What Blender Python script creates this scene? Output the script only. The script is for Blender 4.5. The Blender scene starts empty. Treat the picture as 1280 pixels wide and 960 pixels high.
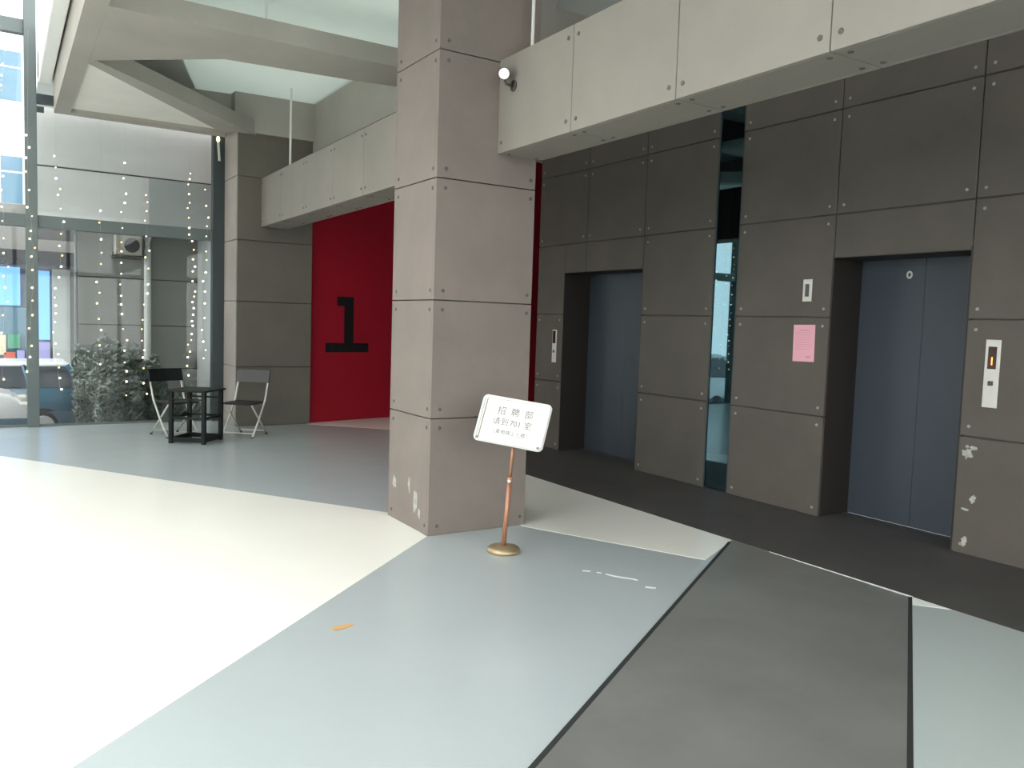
import bpy, bmesh, math, random
from mathutils import Vector, Matrix
PI = math.pi
random.seed(7)
S = bpy.context.scene
COL = S.collection

# ------------------------------------------------------------------ camera
EYE = 1.6
YAW, PITCH, ROLL = math.radians(32.0806), math.radians(4.1972), math.radians(1.8615)
cd = bpy.data.cameras.new('camera')
cam = bpy.data.objects.new('camera', cd)
COL.objects.link(cam)
S.camera = cam
cd.sensor_width = 36.0
cd.lens = 36.0 * 1022.0 / 1280.0
cd.clip_start, cd.clip_end = 0.05, 300
F = Vector((math.sin(YAW) * math.cos(PITCH), math.cos(YAW) * math.cos(PITCH), -math.sin(PITCH)))
R0 = Vector((math.cos(YAW), -math.sin(YAW), 0))
U0 = R0.cross(F)
cR = math.cos(ROLL) * R0 + math.sin(ROLL) * U0
cU = -math.sin(ROLL) * R0 + math.cos(ROLL) * U0
cam.matrix_world = Matrix(((cR.x, cU.x, -F.x, 0), (cR.y, cU.y, -F.y, 0), (cR.z, cU.z, -F.z, EYE), (0, 0, 0, 1)))

# ------------------------------------------------------------------ world: even overcast daylight
W = bpy.data.worlds.new('overcast')
S.world = W
W.use_nodes = True
bg = W.node_tree.nodes['Background']
bg.inputs['Color'].default_value = (1.0, 0.985, 0.965, 1)
bg.inputs['Strength'].default_value = 1.6

S.view_settings.view_transform = 'Standard'
S.view_settings.look = 'None'
S.view_settings.gamma = 1
S.view_settings.use_curve_mapping = False
S.view_settings.exposure = 1.66
S.cycles.transparent_max_bounces = 24
S.cycles.max_bounces = 10
S.cycles.diffuse_bounces = 5

# ------------------------------------------------------------------ materials
def mat(name, col, rough=0.6, spec=0.5, metal=0.0, emit=None, estr=0.0, mottle=0.0, scale=3.0, tint=None, bump=0.0, bscale=60.0, rvar=0.0):
    m = bpy.data.materials.new(name)
    m.use_nodes = True
    nt = m.node_tree
    b = nt.nodes['Principled BSDF']
    b.inputs['Base Color'].default_value = (*col, 1)
    b.inputs['Roughness'].default_value = rough
    b.inputs['Specular IOR Level'].default_value = spec
    b.inputs['Metallic'].default_value = metal
    if emit:
        b.inputs['Emission Color'].default_value = (*emit, 1)
        b.inputs['Emission Strength'].default_value = estr
    if mottle or bump or rvar:
        tc = nt.nodes.new('ShaderNodeNewGeometry')
    if mottle:
        n = nt.nodes.new('ShaderNodeTexNoise')
        n.inputs['Scale'].default_value = scale
        n.inputs['Detail'].default_value = 6
        n.inputs['Roughness'].default_value = 0.62
        nt.links.new(tc.outputs['Position'], n.inputs['Vector'])
        r = nt.nodes.new('ShaderNodeValToRGB')
        lo = tuple(c * (1 - mottle) for c in col)
        hi = tuple(min(1, c * (1 + mottle)) for c in (tint or col))
        r.color_ramp.elements[0].position, r.color_ramp.elements[1].position = 0.3, 0.7
        r.color_ramp.elements[0].color = (*lo, 1)
        r.color_ramp.elements[1].color = (*hi, 1)
        nt.links.new(n.outputs['Fac'], r.inputs['Fac'])
        nt.links.new(r.outputs['Color'], b.inputs['Base Color'])
    if rvar:
        n3 = nt.nodes.new('ShaderNodeTexNoise')
        n3.inputs['Scale'].default_value = 1.7
        n3.inputs['Detail'].default_value = 4
        nt.links.new(tc.outputs['Position'], n3.inputs['Vector'])
        mr = nt.nodes.new('ShaderNodeMapRange')
        mr.inputs['To Min'].default_value = rough - rvar
        mr.inputs['To Max'].default_value = rough + rvar
        nt.links.new(n3.outputs['Fac'], mr.inputs['Value'])
        nt.links.new(mr.outputs['Result'], b.inputs['Roughness'])
    if bump:
        n2 = nt.nodes.new('ShaderNodeTexNoise')
        n2.inputs['Scale'].default_value = bscale
        n2.inputs['Detail'].default_value = 4
        nt.links.new(tc.outputs['Position'], n2.inputs['Vector'])
        bp = nt.nodes.new('ShaderNodeBump')
        bp.inputs['Strength'].default_value = bump
        bp.inputs['Distance'].default_value = 0.01
        nt.links.new(n2.outputs['Fac'], bp.inputs['Height'])
        nt.links.new(bp.outputs['Normal'], b.inputs['Normal'])
    return m

def glass(name, col, refl=1.0):
    m = bpy.data.materials.new(name)
    m.use_nodes = True
    nt = m.node_tree
    nt.nodes.clear()
    o = nt.nodes.new('ShaderNodeOutputMaterial')
    mix = nt.nodes.new('ShaderNodeMixShader')
    t = nt.nodes.new('ShaderNodeBsdfTransparent')
    t.inputs['Color'].default_value = (*col, 1)
    g = nt.nodes.new('ShaderNodeBsdfGlossy')
    g.inputs['Roughness'].default_value = 0.02
    g.inputs['Color'].default_value = (refl, refl, refl, 1)
    fr = nt.nodes.new('ShaderNodeFresnel')
    fr.inputs['IOR'].default_value = 1.28
    nt.links.new(fr.outputs[0], mix.inputs[0])
    nt.links.new(t.outputs[0], mix.inputs[1])
    nt.links.new(g.outputs[0], mix.inputs[2])
    nt.links.new(mix.outputs[0], o.inputs[0])
    return m

M = dict(
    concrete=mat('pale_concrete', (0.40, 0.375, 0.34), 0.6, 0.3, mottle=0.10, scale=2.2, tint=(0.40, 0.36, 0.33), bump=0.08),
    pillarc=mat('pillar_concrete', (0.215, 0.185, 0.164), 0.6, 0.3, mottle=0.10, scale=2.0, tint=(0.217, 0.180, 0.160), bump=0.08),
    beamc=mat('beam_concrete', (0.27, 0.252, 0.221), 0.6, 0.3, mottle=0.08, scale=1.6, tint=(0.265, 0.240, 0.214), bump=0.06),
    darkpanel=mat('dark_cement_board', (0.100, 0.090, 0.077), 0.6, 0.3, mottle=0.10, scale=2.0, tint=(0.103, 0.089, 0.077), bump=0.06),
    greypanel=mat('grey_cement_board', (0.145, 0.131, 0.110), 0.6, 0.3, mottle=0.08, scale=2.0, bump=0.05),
    joint=mat('joint_shadow_gap', (0.10, 0.095, 0.09), 0.9, 0.1),
    bolt_d=mat('dull_bolt', (0.105, 0.10, 0.092), 0.5, 0.4, metal=0.1),
    bolt_l=mat('bright_bolt', (0.30, 0.29, 0.275), 0.4, 0.5),
    white=mat('white_plaster', (0.86, 0.88, 0.86), 0.7, 0.2, mottle=0.02, scale=1.0),
    coffer=mat('coffer_board', (0.84, 0.82, 0.76), 0.7, 0.2, mottle=0.05, scale=1.5),
    ceilbeam=mat('ceiling_beam_concrete', (0.40, 0.38, 0.34), 0.7, 0.2, mottle=0.07, scale=1.5),
    red=mat('red_paint', (0.36, 0.010, 0.025), 0.55, 0.25, mottle=0.04, scale=1.0),
    black=mat('black_paint', (0.012, 0.012, 0.013), 0.5, 0.3),
    blue=mat('blue_grey_epoxy', (0.42, 0.465, 0.475), 0.24, 0.5, mottle=0.03, scale=0.9, rvar=0.03),
    green=mat('green_grey_epoxy', (0.43, 0.48, 0.47), 0.26, 0.5, mottle=0.03, scale=0.9, rvar=0.02),
    cream=mat('cream_epoxy', (0.90, 0.89, 0.82), 0.24, 0.5, mottle=0.02, scale=0.9, rvar=0.03),
    lane=mat('dark_grey_floor', (0.165, 0.165, 0.157), 0.42, 0.5, mottle=0.14, scale=1.5, bump=0.05, bscale=140, rvar=0.06),
    carpet=mat('charcoal_floor', (0.070, 0.066, 0.064), 0.6, 0.4, mottle=0.14, scale=2.0, bump=0.06, bscale=160),
    seam=mat('seam_black', (0.03, 0.033, 0.032), 0.7, 0.2),
    scuff=mat('white_scuff_paint', (0.80, 0.82, 0.80), 0.6, 0.2),
    stain=mat('lime_stain', (0.40, 0.39, 0.36), 0.8, 0.1, mottle=0.25, scale=25),
    steel=mat('grey_painted_steel', (0.125, 0.155, 0.155), 0.45, 0.4, mottle=0.05, scale=2),
    darksteel=mat('dark_painted_steel', (0.045, 0.060, 0.065), 0.45, 0.4),
    door=mat('blue_grey_door', (0.042, 0.053, 0.069), 0.42, 0.5, mottle=0.06, scale=1.2),
    jamb=mat('dark_brown_jamb', (0.026, 0.022, 0.020), 0.5, 0.4),
    plate=mat('brushed_plate', (0.62, 0.60, 0.56), 0.4, 0.5, metal=0.15),
    display=mat('display_window', (0.045, 0.020, 0.015), 0.15, 0.5),
    led=mat('lit_orange_digit', (1, 0.25, 0.05), 0.5, 0.2, emit=(1, 0.17, 0.03), estr=2.2),
    button=mat('dark_button', (0.06, 0.06, 0.06), 0.4, 0.5),
    pink=mat('pink_paper', (0.78, 0.40, 0.46), 0.8, 0.1),
    pinkink=mat('faded_ink', (0.60, 0.30, 0.36), 0.8, 0.1),
    signwhite=mat('white_sign_sheet', (0.70, 0.70, 0.66), 0.25, 0.5),
    signframe=mat('pale_sign_rim', (0.62, 0.62, 0.58), 0.3, 0.5),
    clip=mat('grey_corner_clip', (0.22, 0.22, 0.20), 0.4, 0.5),
    ink=mat('grey_ink', (0.13, 0.13, 0.125), 0.7, 0.1),
    copper=mat('copper_pole', (0.42, 0.20, 0.12), 0.35, 0.5, metal=0.35),
    brass=mat('brass_foot', (0.44, 0.34, 0.20), 0.34, 0.5, metal=0.6),
    silver=mat('silver_tube', (0.66, 0.66, 0.62), 0.35, 0.5, metal=0.25),
    blackplastic=mat('black_plastic', (0.010, 0.013, 0.013), 0.5, 0.3),
    greyplastic=mat('grey_plastic', (0.085, 0.083, 0.083), 0.45, 0.4),
    darkseat=mat('dark_seat_plastic', (0.028, 0.028, 0.026), 0.5, 0.3),
    blackwood=mat('black_wood', (0.010, 0.014, 0.014), 0.5, 0.3),
    lampmetal=mat('dark_lamp_metal', (0.06, 0.055, 0.05), 0.45, 0.5, metal=0.4),
    rod=mat('white_rod', (0.78, 0.78, 0.74), 0.4, 0.4),
    lens=mat('white_lamp_lens', (0.92, 0.92, 0.88), 0.25, 0.5, emit=(1, 0.97, 0.9), estr=0.12),
    wire=mat('thin_wire', (0.42, 0.44, 0.42), 0.6, 0.3),
    bulb=mat('warm_bulb', (1, 0.85, 0.5), 0.5, 0.3, emit=(1.0, 0.84, 0.50), estr=1.5),
    bulbw=mat('pale_bulb', (1, 0.95, 0.8), 0.5, 0.3, emit=(1.0, 0.94, 0.78), estr=1.8),
    bulby=mat('dim_amber_bulb', (1, 0.7, 0.25), 0.5, 0.3, emit=(1.0, 0.68, 0.22), estr=1.1),
    glass=glass('clear_glass', (0.93, 0.955, 0.955)),
    street=mat('pale_paving', (0.42, 0.43, 0.42), 0.8, 0.2, mottle=0.10, scale=0.6),
    facade=mat('white_render', (0.88, 0.88, 0.87), 0.8, 0.2),
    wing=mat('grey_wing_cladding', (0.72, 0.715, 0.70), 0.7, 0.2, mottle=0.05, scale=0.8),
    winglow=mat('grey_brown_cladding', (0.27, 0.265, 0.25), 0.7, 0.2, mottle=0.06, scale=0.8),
    wingdark=mat('shaded_wing_cladding', (0.46, 0.49, 0.48), 0.7, 0.2, mottle=0.05, scale=0.8),  # darker copy of the wing cladding, shade put into the colour
    bpane=mat('blue_window_pane', (0.10, 0.20, 0.28), 0.1, 0.6),
    wframe=mat('white_window_frame', (0.80, 0.80, 0.80), 0.5, 0.3),
    shopblue=mat('blue_shop_sign', (0.10, 0.30, 0.62), 0.4, 0.3, emit=(0.25, 0.50, 0.95), estr=0.35),
    shopdark=mat('dark_awning', (0.02, 0.022, 0.028), 0.7, 0.2),
    pipe=mat('white_pvc_pipe', (0.74, 0.74, 0.72), 0.4, 0.4),
    ac=mat('beige_ac_case', (0.50, 0.47, 0.40), 0.6, 0.3),
    acd=mat('dark_ac_grille', (0.05, 0.05, 0.05), 0.6, 0.3),
    leaf=mat('grey_green_leaf', (0.11, 0.145, 0.12), 0.6, 0.3, mottle=0.35, scale=4, tint=(0.20, 0.235, 0.20)),
    bark=mat('bark', (0.10, 0.08, 0.06), 0.9, 0.1),
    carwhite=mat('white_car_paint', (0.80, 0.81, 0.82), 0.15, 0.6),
    carblue=mat('teal_blue_car_paint', (0.035, 0.13, 0.20), 0.15, 0.6),
    carskirt=mat('dark_blue_skirt', (0.04, 0.085, 0.125), 0.4, 0.4),
    carglass=mat('dark_car_glass', (0.05, 0.06, 0.075), 0.06, 0.7),
    tyre=mat('tyre', (0.012, 0.012, 0.012), 0.8, 0.2),
    hub=mat('wheel_hub', (0.40, 0.40, 0.40), 0.35, 0.5, metal=0.6),
    tail=mat('red_tail_lamp', (0.30, 0.01, 0.015), 0.2, 0.5),
    scrap=mat('brown_scrap', (0.60, 0.36, 0.16), 0.8, 0.1),
    ink1=mat('poster_red', (0.62, 0.16, 0.12), 0.6, 0.2),
    ink2=mat('poster_cream', (0.75, 0.66, 0.50), 0.6, 0.2),
    ink3=mat('poster_green', (0.12, 0.36, 0.24), 0.6, 0.2),
    ink4=mat('poster_violet', (0.42, 0.40, 0.72), 0.6, 0.2),
)
# a tall strip of dark mirrored glass
mm = bpy.data.materials.new('teal_mirror_glass')
mm.use_nodes = True
nt = mm.node_tree
nt.nodes.clear()
_o = nt.nodes.new('ShaderNodeOutputMaterial')
_g = nt.nodes.new('ShaderNodeBsdfGlossy')
_g.inputs['Color'].default_value = (0.085, 0.145, 0.168, 1)
_g.inputs['Roughness'].default_value = 0.015
nt.links.new(_g.outputs[0], _o.inputs[0])
M['mirror'] = mm
# opal roof sheet: lets some of the daylight through
mo = bpy.data.materials.new('opal_sheet')
mo.use_nodes = True
nt = mo.node_tree
nt.nodes.clear()
_o = nt.nodes.new('ShaderNodeOutputMaterial')
_m = nt.nodes.new('ShaderNodeMixShader')
_m.inputs[0].default_value = 0.235
_d = nt.nodes.new('ShaderNodeBsdfDiffuse')
_d.inputs['Color'].default_value = (0.80, 0.84, 0.82, 1)
_t = nt.nodes.new('ShaderNodeBsdfTranslucent')
_t.inputs['Color'].default_value = (0.85, 0.92, 0.88, 1)
nt.links.new(_d.outputs[0], _m.inputs[1])
nt.links.new(_t.outputs[0], _m.inputs[2])
nt.links.new(_m.outputs[0], _o.inputs[0])
M['opal'] = mo

# ------------------------------------------------------------------ mesh helpers
def link(name, me, parent=None, loc=(0, 0, 0), rot=(0, 0, 0)):
    o = bpy.data.objects.new(name, me)
    COL.objects.link(o)
    o.location = loc
    o.rotation_euler = rot
    if parent is not None:
        o.parent = parent
    return o

def fin(name, bm, m, parent=None, loc=(0, 0, 0), rot=(0, 0, 0), smooth=False):
    bmesh.ops.recalc_face_normals(bm, faces=bm.faces[:])
    me = bpy.data.meshes.new(name)
    bm.to_mesh(me)
    bm.free()
    if smooth:
        for p in me.polygons:
            p.use_smooth = True
    me.materials.append(M[m] if isinstance(m, str) else m)
    return link(name, me, parent, loc, rot)

def bbox(bm, x0, x1, y0, y1, z0, z1, bev=0.0, mtx=None):
    vs = [bm.verts.new((x, y, z)) for x in (x0, x1) for y in (y0, y1) for z in (z0, z1)]
    fs = [(0, 1, 3, 2), (4, 6, 7, 5), (0, 4, 5, 1), (2, 3, 7, 6), (0, 2, 6, 4), (1, 5, 7, 3)]
    ff = [bm.faces.new([vs[i] for i in f]) for f in fs]
    if mtx is not None:
        for v in vs:
            v.co = mtx @ v.co
    if bev:
        es = set(e for f in ff for e in f.edges)
        bmesh.ops.bevel(bm, geom=list(es), offset=bev, segments=1, affect='EDGES', clamp_overlap=True)
    return bm

def box(name, x0, x1, y0, y1, z0, z1, m, parent=None, bev=0.0):
    """box whose object origin is at its own centre of base"""
    cx, cy = (x0 + x1) / 2, (y0 + y1) / 2
    bm = bbox(bmesh.new(), x0 - cx, x1 - cx, y0 - cy, y1 - cy, 0, z1 - z0, bev)
    return fin(name, bm, m, parent, (cx, cy, z0))

_pc = {}
def piece(name, x0, x1, y0, y1, z0, z1, m, parent, bev=0.006):
    """box piece with shared mesh data between pieces of the same size"""
    k = (name, round(x1 - x0, 3), round(y1 - y0, 3), round(z1 - z0, 3), m)
    loc = ((x0 + x1) / 2, (y0 + y1) / 2, (z0 + z1) / 2)
    if k not in _pc:
        a, b, c = (x1 - x0) / 2, (y1 - y0) / 2, (z1 - z0) / 2
        o = fin(name, bbox(bmesh.new(), -a, a, -b, b, -c, c, bev), m, parent, loc)
        _pc[k] = o.data
        return o
    return link(name, _pc[k], parent, loc)

def prism(bm, pts, z0, z1):
    """extrude an xy polygon from z0 to z1"""
    lo = [bm.verts.new((x, y, z0)) for x, y in pts]
    hi = [bm.verts.new((x, y, z1)) for x, y in pts]
    n = len(pts)
    bm.faces.new(lo[::-1])
    bm.faces.new(hi)
    for i in range(n):
        bm.faces.new((lo[i], lo[(i + 1) % n], hi[(i + 1) % n], hi[i]))
    return bm

def tube(bm, pts, r, n=8, r2=None):
    pts = [Vector(p) for p in pts]
    rings = []
    for i, p in enumerate(pts):
        d = (pts[min(i + 1, len(pts) - 1)] - pts[max(i - 1, 0)]).normalized()
        a = d.orthogonal().normalized() if abs(d.z) > 0.99 else d.cross(Vector((0, 0, 1))).normalized()
        b = d.cross(a)
        rr = r if r2 is None else r + (r2 - r) * i / (len(pts) - 1)
        rings.append([bm.verts.new(p + rr * (math.cos(2 * PI * k / n) * a + math.sin(2 * PI * k / n) * b)) for k in range(n)])
    for A, B in zip(rings, rings[1:]):
        for k in range(n):
            bm.faces.new((A[k], A[(k + 1) % n], B[(k + 1) % n], B[k]))
    bm.faces.new(rings[0][::-1])
    bm.faces.new(rings[-1])
    return bm

def lathe(bm, prof, n=24, mtx=None):
    """prof: list of (r, z), first and last on the axis get capped"""
    rings = []
    for r, z in prof:
        rings.append([bm.verts.new((r * math.cos(2 * PI * k / n), r * math.sin(2 * PI * k / n), z)) for k in range(n)])
    for A, B in zip(rings, rings[1:]):
        for k in range(n):
            bm.faces.new((A[k], A[(k + 1) % n], B[(k + 1) % n], B[k]))
    bm.faces.new(rings[0][::-1])
    bm.faces.new(rings[-1])
    if mtx is not None:
        for ring in rings:
            for v in ring:
                v.co = mtx @ v.co
    return bm

def tag(o, label=None, cat=None, group=None, kind=None):
    if label: o['label'] = label
    if cat: o['category'] = cat
    if group: o['group'] = group
    if kind: o['kind'] = kind
    return o

def empty(name, loc=(0, 0, 0), rz=0.0, **kw):
    o = bpy.data.objects.new(name, None)
    COL.objects.link(o)
    o.location = loc
    o.rotation_euler = (0, 0, rz)
    o.empty_display_size = 0.1
    return tag(o, **kw)

def copy_tree(o, parent=None):
    c = o.copy()
    COL.objects.link(c)
    c.parent = parent
    for ch in list(o.children):
        copy_tree(ch, c)
    return c

def text_mesh(name, body, size, m, parent, mtx, depth=0.0008, spacing=1.0):
    cu = bpy.data.curves.new(name, 'FONT')
    cu.body = body
    cu.size = size
    cu.align_x, cu.align_y = 'CENTER', 'CENTER'
    cu.extrude = depth
    cu.space_character = spacing
    cu.resolution_u = 2
    t = bpy.data.objects.new(name, cu)
    COL.objects.link(t)
    dg = bpy.context.evaluated_depsgraph_get()
    me = bpy.data.meshes.new_from_object(t.evaluated_get(dg))
    bpy.data.objects.remove(t)
    bpy.data.curves.remove(cu)
    me.materials.clear()
    me.materials.append(M[m])
    o = link(name, me, parent)
    o.matrix_local = mtx
    return o

# bolt heads: one mesh per look, turned to face the viewer side
def bolt_mesh(m, r=0.014, h=0.006):
    bm = lathe(bmesh.new(), [(r, 0), (r, h * 0.6), (r * 0.6, h)], 10)
    o = fin('bolt', bm, m)
    me = o.data
    bpy.data.objects.remove(o)
    return me
BOLT_D, BOLT_L = bolt_mesh('bolt_d'), bolt_mesh('bolt_l', 0.013)
ROT = {'-x': (0, -PI / 2, 0), '+x': (0, PI / 2, 0), '-y': (PI / 2, 0, 0), '+y': (-PI / 2, 0, 0), '-z': (PI, 0, 0)}
def bolt(parent, loc, face, me=None):
    return link('bolt', me or BOLT_D, parent, loc, ROT[face])

GAP = 0.0035      # half a joint
# ================================================================== STRUCTURE
# ---- floor: poured zones of different colour, levels differ by a millimetre or two
floor = empty('floor', kind='structure', label='polished epoxy floor in blue-grey, cream and charcoal zones')
fin('base_zone', prism(bmesh.new(), [(-3.7, -5), (9.6, -5), (9.6, 14.6), (6.0, 13.2), (3.9, 12.95), (-3.7, 12.95)], -0.12, 0.0), 'blue', floor)
def zone(name, pts, z, m):
    return fin(name, prism(bmesh.new(), pts, -0.02, z), m, floor)
zone('cream_zone', [(2.671, 5.39), (0.195, 3.128), (-3.6, -0.34), (-3.6, 12.9), (-1.76, 12.9), (-0.021, 10.321), (2.74, 6.18)], 0.0017, 'cream')
zone('cream_zone', [(3.50, 5.36), (4.159, 4.014), (4.68, 4.28), (4.745, 4.32), (4.745, 8.4), (3.5, 6.2)], 0.0017, 'cream')
zone('cream_zone', [(3.884, 11.98), (4.847, 11.0), (6.0, 10.1), (6.0, 12.55), (3.9, 12.1)], 0.0017, 'cream')
zone('dark_lane', [(1.613, 2.353), (4.677, 4.278), (4.745, 4.32), (4.745, 2.862), (4.72, 2.845), (2.854, 1.675), (-6.0 + 2.6, -2.24), (-3.4, -0.80)], 0.0034, 'lane')
zone('green_zone', [(4.72, 2.845), (4.745, 2.86), (4.745, -4.9), (-3.4, -4.9), (-3.4, -2.247)], 0.0030, 'green')
zone('charcoal_strip', [(4.745, -4.9), (6.46, -4.9), (6.46, 4.55), (6.5, 4.56), (6.5, 12.6), (5.6, 12.3), (5.2, 9.8), (4.745, 8.4)], 0.0050, 'carpet')
def strip(name, a, b, w0, w1, z, m):
    a, b = Vector(a), Vector(b)
    d = (b - a).normalized()
    n = Vector((-d.y, d.x))
    return zone(name, [tuple(a - n * w0 / 2), tuple(b - n * w1 / 2), tuple(b + n * w1 / 2), tuple(a + n * w0 / 2)], z, m)
strip('floor_seam', (-3.4, -0.80), (4.677, 4.278), 0.026, 0.022, 0.0046, 'seam')
strip('floor_seam', (-3.4, -2.247), (4.745, 2.862), 0.026, 0.022, 0.0046, 'seam')
strip('floor_trim_strip', (4.738, 3.95), (4.742, 2.85), 0.004, 0.022, 0.0062, 'scuff')
zone('floor_trim_strip', [(4.745, 2.86), (4.60, 2.775), (4.74, 2.60)], 0.0044, 'scuff')

# ---- outside ground
ground = box('ground', -45, 35, -30, 60, -1.2, -0.8, 'street')
tag(ground, 'pale paved street outside the glass wall', None, None, 'structure')

# ---- elevator wall on the right: dark cement boards on a backing
WX = 6.05
wall = empty('wall_right', kind='structure', label='dark grey cement board wall with two lift openings')
rows = [0.0, 0.88, 1.743, 2.62, 3.50, 4.38, 4.70]
cols = [-4.9, -3.76, -2.58, -1.40, -0.20, 1.0, 2.18, 3.36, 4.54, 5.615, None, 5.935, 7.0, 8.05, 9.09]
D1 = (7.0, 8.483, 2.26)
D2 = (3.365, 4.545, 2.25)
# backing pieces between openings
for (a, b, z0) in ((-4.9, D2[0], 0), (D2[0], D2[1], D2[2]), (D2[1], 5.6, 0), (5.95, D1[0], 0), (D1[0], D1[1], D1[2]), (D1[1], 9.08, 0)):
    box('backing', WX + 0.02, WX + 0.40, a, b, z0, 4.70, 'joint', wall)
box('backing', WX + 0.10, WX + 0.40, 5.6, 5.95, 0, 4.70, 'joint', wall)
for i in range(len(cols) - 1):
    a, b = cols[i], cols[i + 1]
    if a is None or b is None:
        continue
    for z0, z1 in zip(rows, rows[1:]):
        aa, bb, zz0 = a, b, z0
        for (d0, d1, dz) in (D1, D2):
            if z0 < dz - 0.01 and aa < d1 - 0.02 and bb > d0 + 0.02:      # overlaps an opening
                if z1 <= dz:
                    if bb > d1 + 0.02:
                        aa = d1
                    else:
                        aa = bb
                else:
                    if bb > d1 + 0.02 and aa < d1:
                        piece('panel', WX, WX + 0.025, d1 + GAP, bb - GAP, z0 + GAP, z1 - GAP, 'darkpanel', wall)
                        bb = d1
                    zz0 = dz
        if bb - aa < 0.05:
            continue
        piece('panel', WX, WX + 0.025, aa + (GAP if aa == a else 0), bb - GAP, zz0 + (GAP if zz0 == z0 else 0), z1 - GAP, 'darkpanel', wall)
        if z1 - zz0 > 0.5:
            for y in (aa + 0.07, bb - 0.07):
                for z in (zz0 + 0.075, z1 - 0.075):
                    bolt(wall, (WX, y, z), '-x', BOLT_L)
# lime stains on the board right of the near lift
def blot(parent, pts, y0, z0, r, axis, plane, seed):
    rnd = random.Random(seed)
    bm = bmesh.new()
    n = 14
    vs = []
    for k in range(n):
        a = 2 * PI * k / n
        rr = r * rnd.uniform(0.55, 1.15)
        u, v = rr * math.cos(a) * pts[0], rr * math.sin(a) * pts[1]
        vs.append(bm.verts.new((0, u, v)))
    bm.faces.new(vs)
    r_ = bmesh.ops.extrude_face_region(bm, geom=bm.faces[:])
    for v in r_['geom']:
        if isinstance(v, bmesh.types.BMVert):
            v.co.x += 0.0012
    return fin('stain', bm, 'stain', parent, (plane - 0.0012, y0, z0))
for k, (y, z, r, e) in enumerate(((3.285, 0.755, 0.045, (1, 1)), (3.25, 0.80, 0.03, (1.4, 0.5)), (3.225, 0.42, 0.035, (0.8, 1.1)), (3.265, 0.10, 0.03, (0.9, 1.4)), (3.27, 0.34, 0.02, (2.0, 0.5)))):
    blot(wall, e, y, z, r, 0, WX, 40 + k)

# ---- lifts
def lift(name, d, label, keyhole):
    y0, y1, zt = d
    e = empty(name, (WX + 0.41, (y0 + y1) / 2, 0), label=label, kind='structure')
    def part(n, a, b, c, dd, z0, z1, m, bev=0.0):
        o = box(n, a, b, c, dd, z0, z1, m, None, bev)
        o.location = Vector(o.location) - Vector(e.location)
        o.parent = e
        return o
    ym = (y0 + y1) / 2
    part('door_leaf', WX + 0.41, WX + 0.44, y0 - 0.04, ym - 0.0015, 0.006, zt + 0.03, 'door', 0.003)
    part('door_leaf', WX + 0.41, WX + 0.44, ym + 0.0015, y1 + 0.04, 0.006, zt + 0.03, 'door', 0.003)
    part('jamb', WX + 0.001, WX + 0.41, y1 - 0.001, y1 + 0.03, 0.005, zt, 'jamb')
    part('jamb', WX + 0.001, WX + 0.41, y0 - 0.03, y0 + 0.001, 0.005, zt, 'jamb')
    part('header', WX + 0.001, WX + 0.41, y0 - 0.03, y1 + 0.03, zt - 0.001, zt + 0.03, 'jamb')
    part('sill', WX + 0.33, WX + 0.41, y0, y1, -0.01, 0.006, 'button')
    if keyhole:
        bm = bmesh.new()
        n = 20
        for (ro, ri, x0, x1) in ((0.026, 0.014, -0.006, 0.0),):
            rings = [[bm.verts.new((x, r * math.cos(2 * PI * k / n), 1.25 * r * math.sin(2 * PI * k / n))) for k in range(n)] for (r, x) in ((ro, x1), (ro, x0), (ri, x0), (ri, x1))]
            for A, B in zip(rings, rings[1:]):
                for k in range(n):
                    bm.faces.new((A[k], A[(k + 1) % n], B[(k + 1) % n], B[k]))
        k_ = fin('keyhole_ring', bm, 'plate', e, (0.0, 4.095 - ym, 2.118))
    return e
lift('door_1', D2, 'near lift with two blue-grey sliding leaves, right of the pink notice', True)
lift('door_2', D1, 'far lift doorway just right of the big pillar', False)

# ---- tall mirrored glass strip between the lifts
slit = empty('window_2', (WX + 0.05, 5.775, 0), kind='structure', label='tall narrow strip of dark mirrored glass between the two lifts')
def sub(o, e):
    o.location = Vector(o.location) - Vector(e.location)
    o.parent = e
    return o
sub(box('pane', WX + 0.012, WX + 0.03, 5.622, 5.925, 0.02, 4.70, 'mirror'), slit)
sub(box('frame_strip', WX + 0.0, WX + 0.03, 5.925, 5.937, 0.0, 4.70, 'darksteel'), slit)
sub(box('frame_strip', WX + 0.004, WX + 0.03, 5.613, 5.622, 0.0, 4.70, 'darksteel'), slit)

# ---- far grey wall and the red wall with its numeral
gw = empty('wall_far', kind='structure', label='grey cement board wall between the glass and the red wall')
box('backing', 2.86, 3.94, 12.03, 12.95, 0, 4.70, 'joint', gw)
grows = [0.0, 0.86, 1.80, 2.67, 3.56, 4.45, 4.7]
for z0, z1 in zip(grows, grows[1:]):
    piece('panel', 2.85, 3.945, 12.0, 12.03, z0 + 0.003, z1 - 0.003, 'greypanel', gw)
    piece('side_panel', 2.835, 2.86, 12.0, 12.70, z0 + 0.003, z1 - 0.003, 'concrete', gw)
RA = math.radians(14)
rw = empty('wall_red', (3.945, 12.10, 0), RA, kind='structure', label='dark red painted wall with a large black numeral')
fin('red_face', bbox(bmesh.new(), 0, 5.9, 0, 0.12, 0.0, 4.7), 'red', rw)
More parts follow.
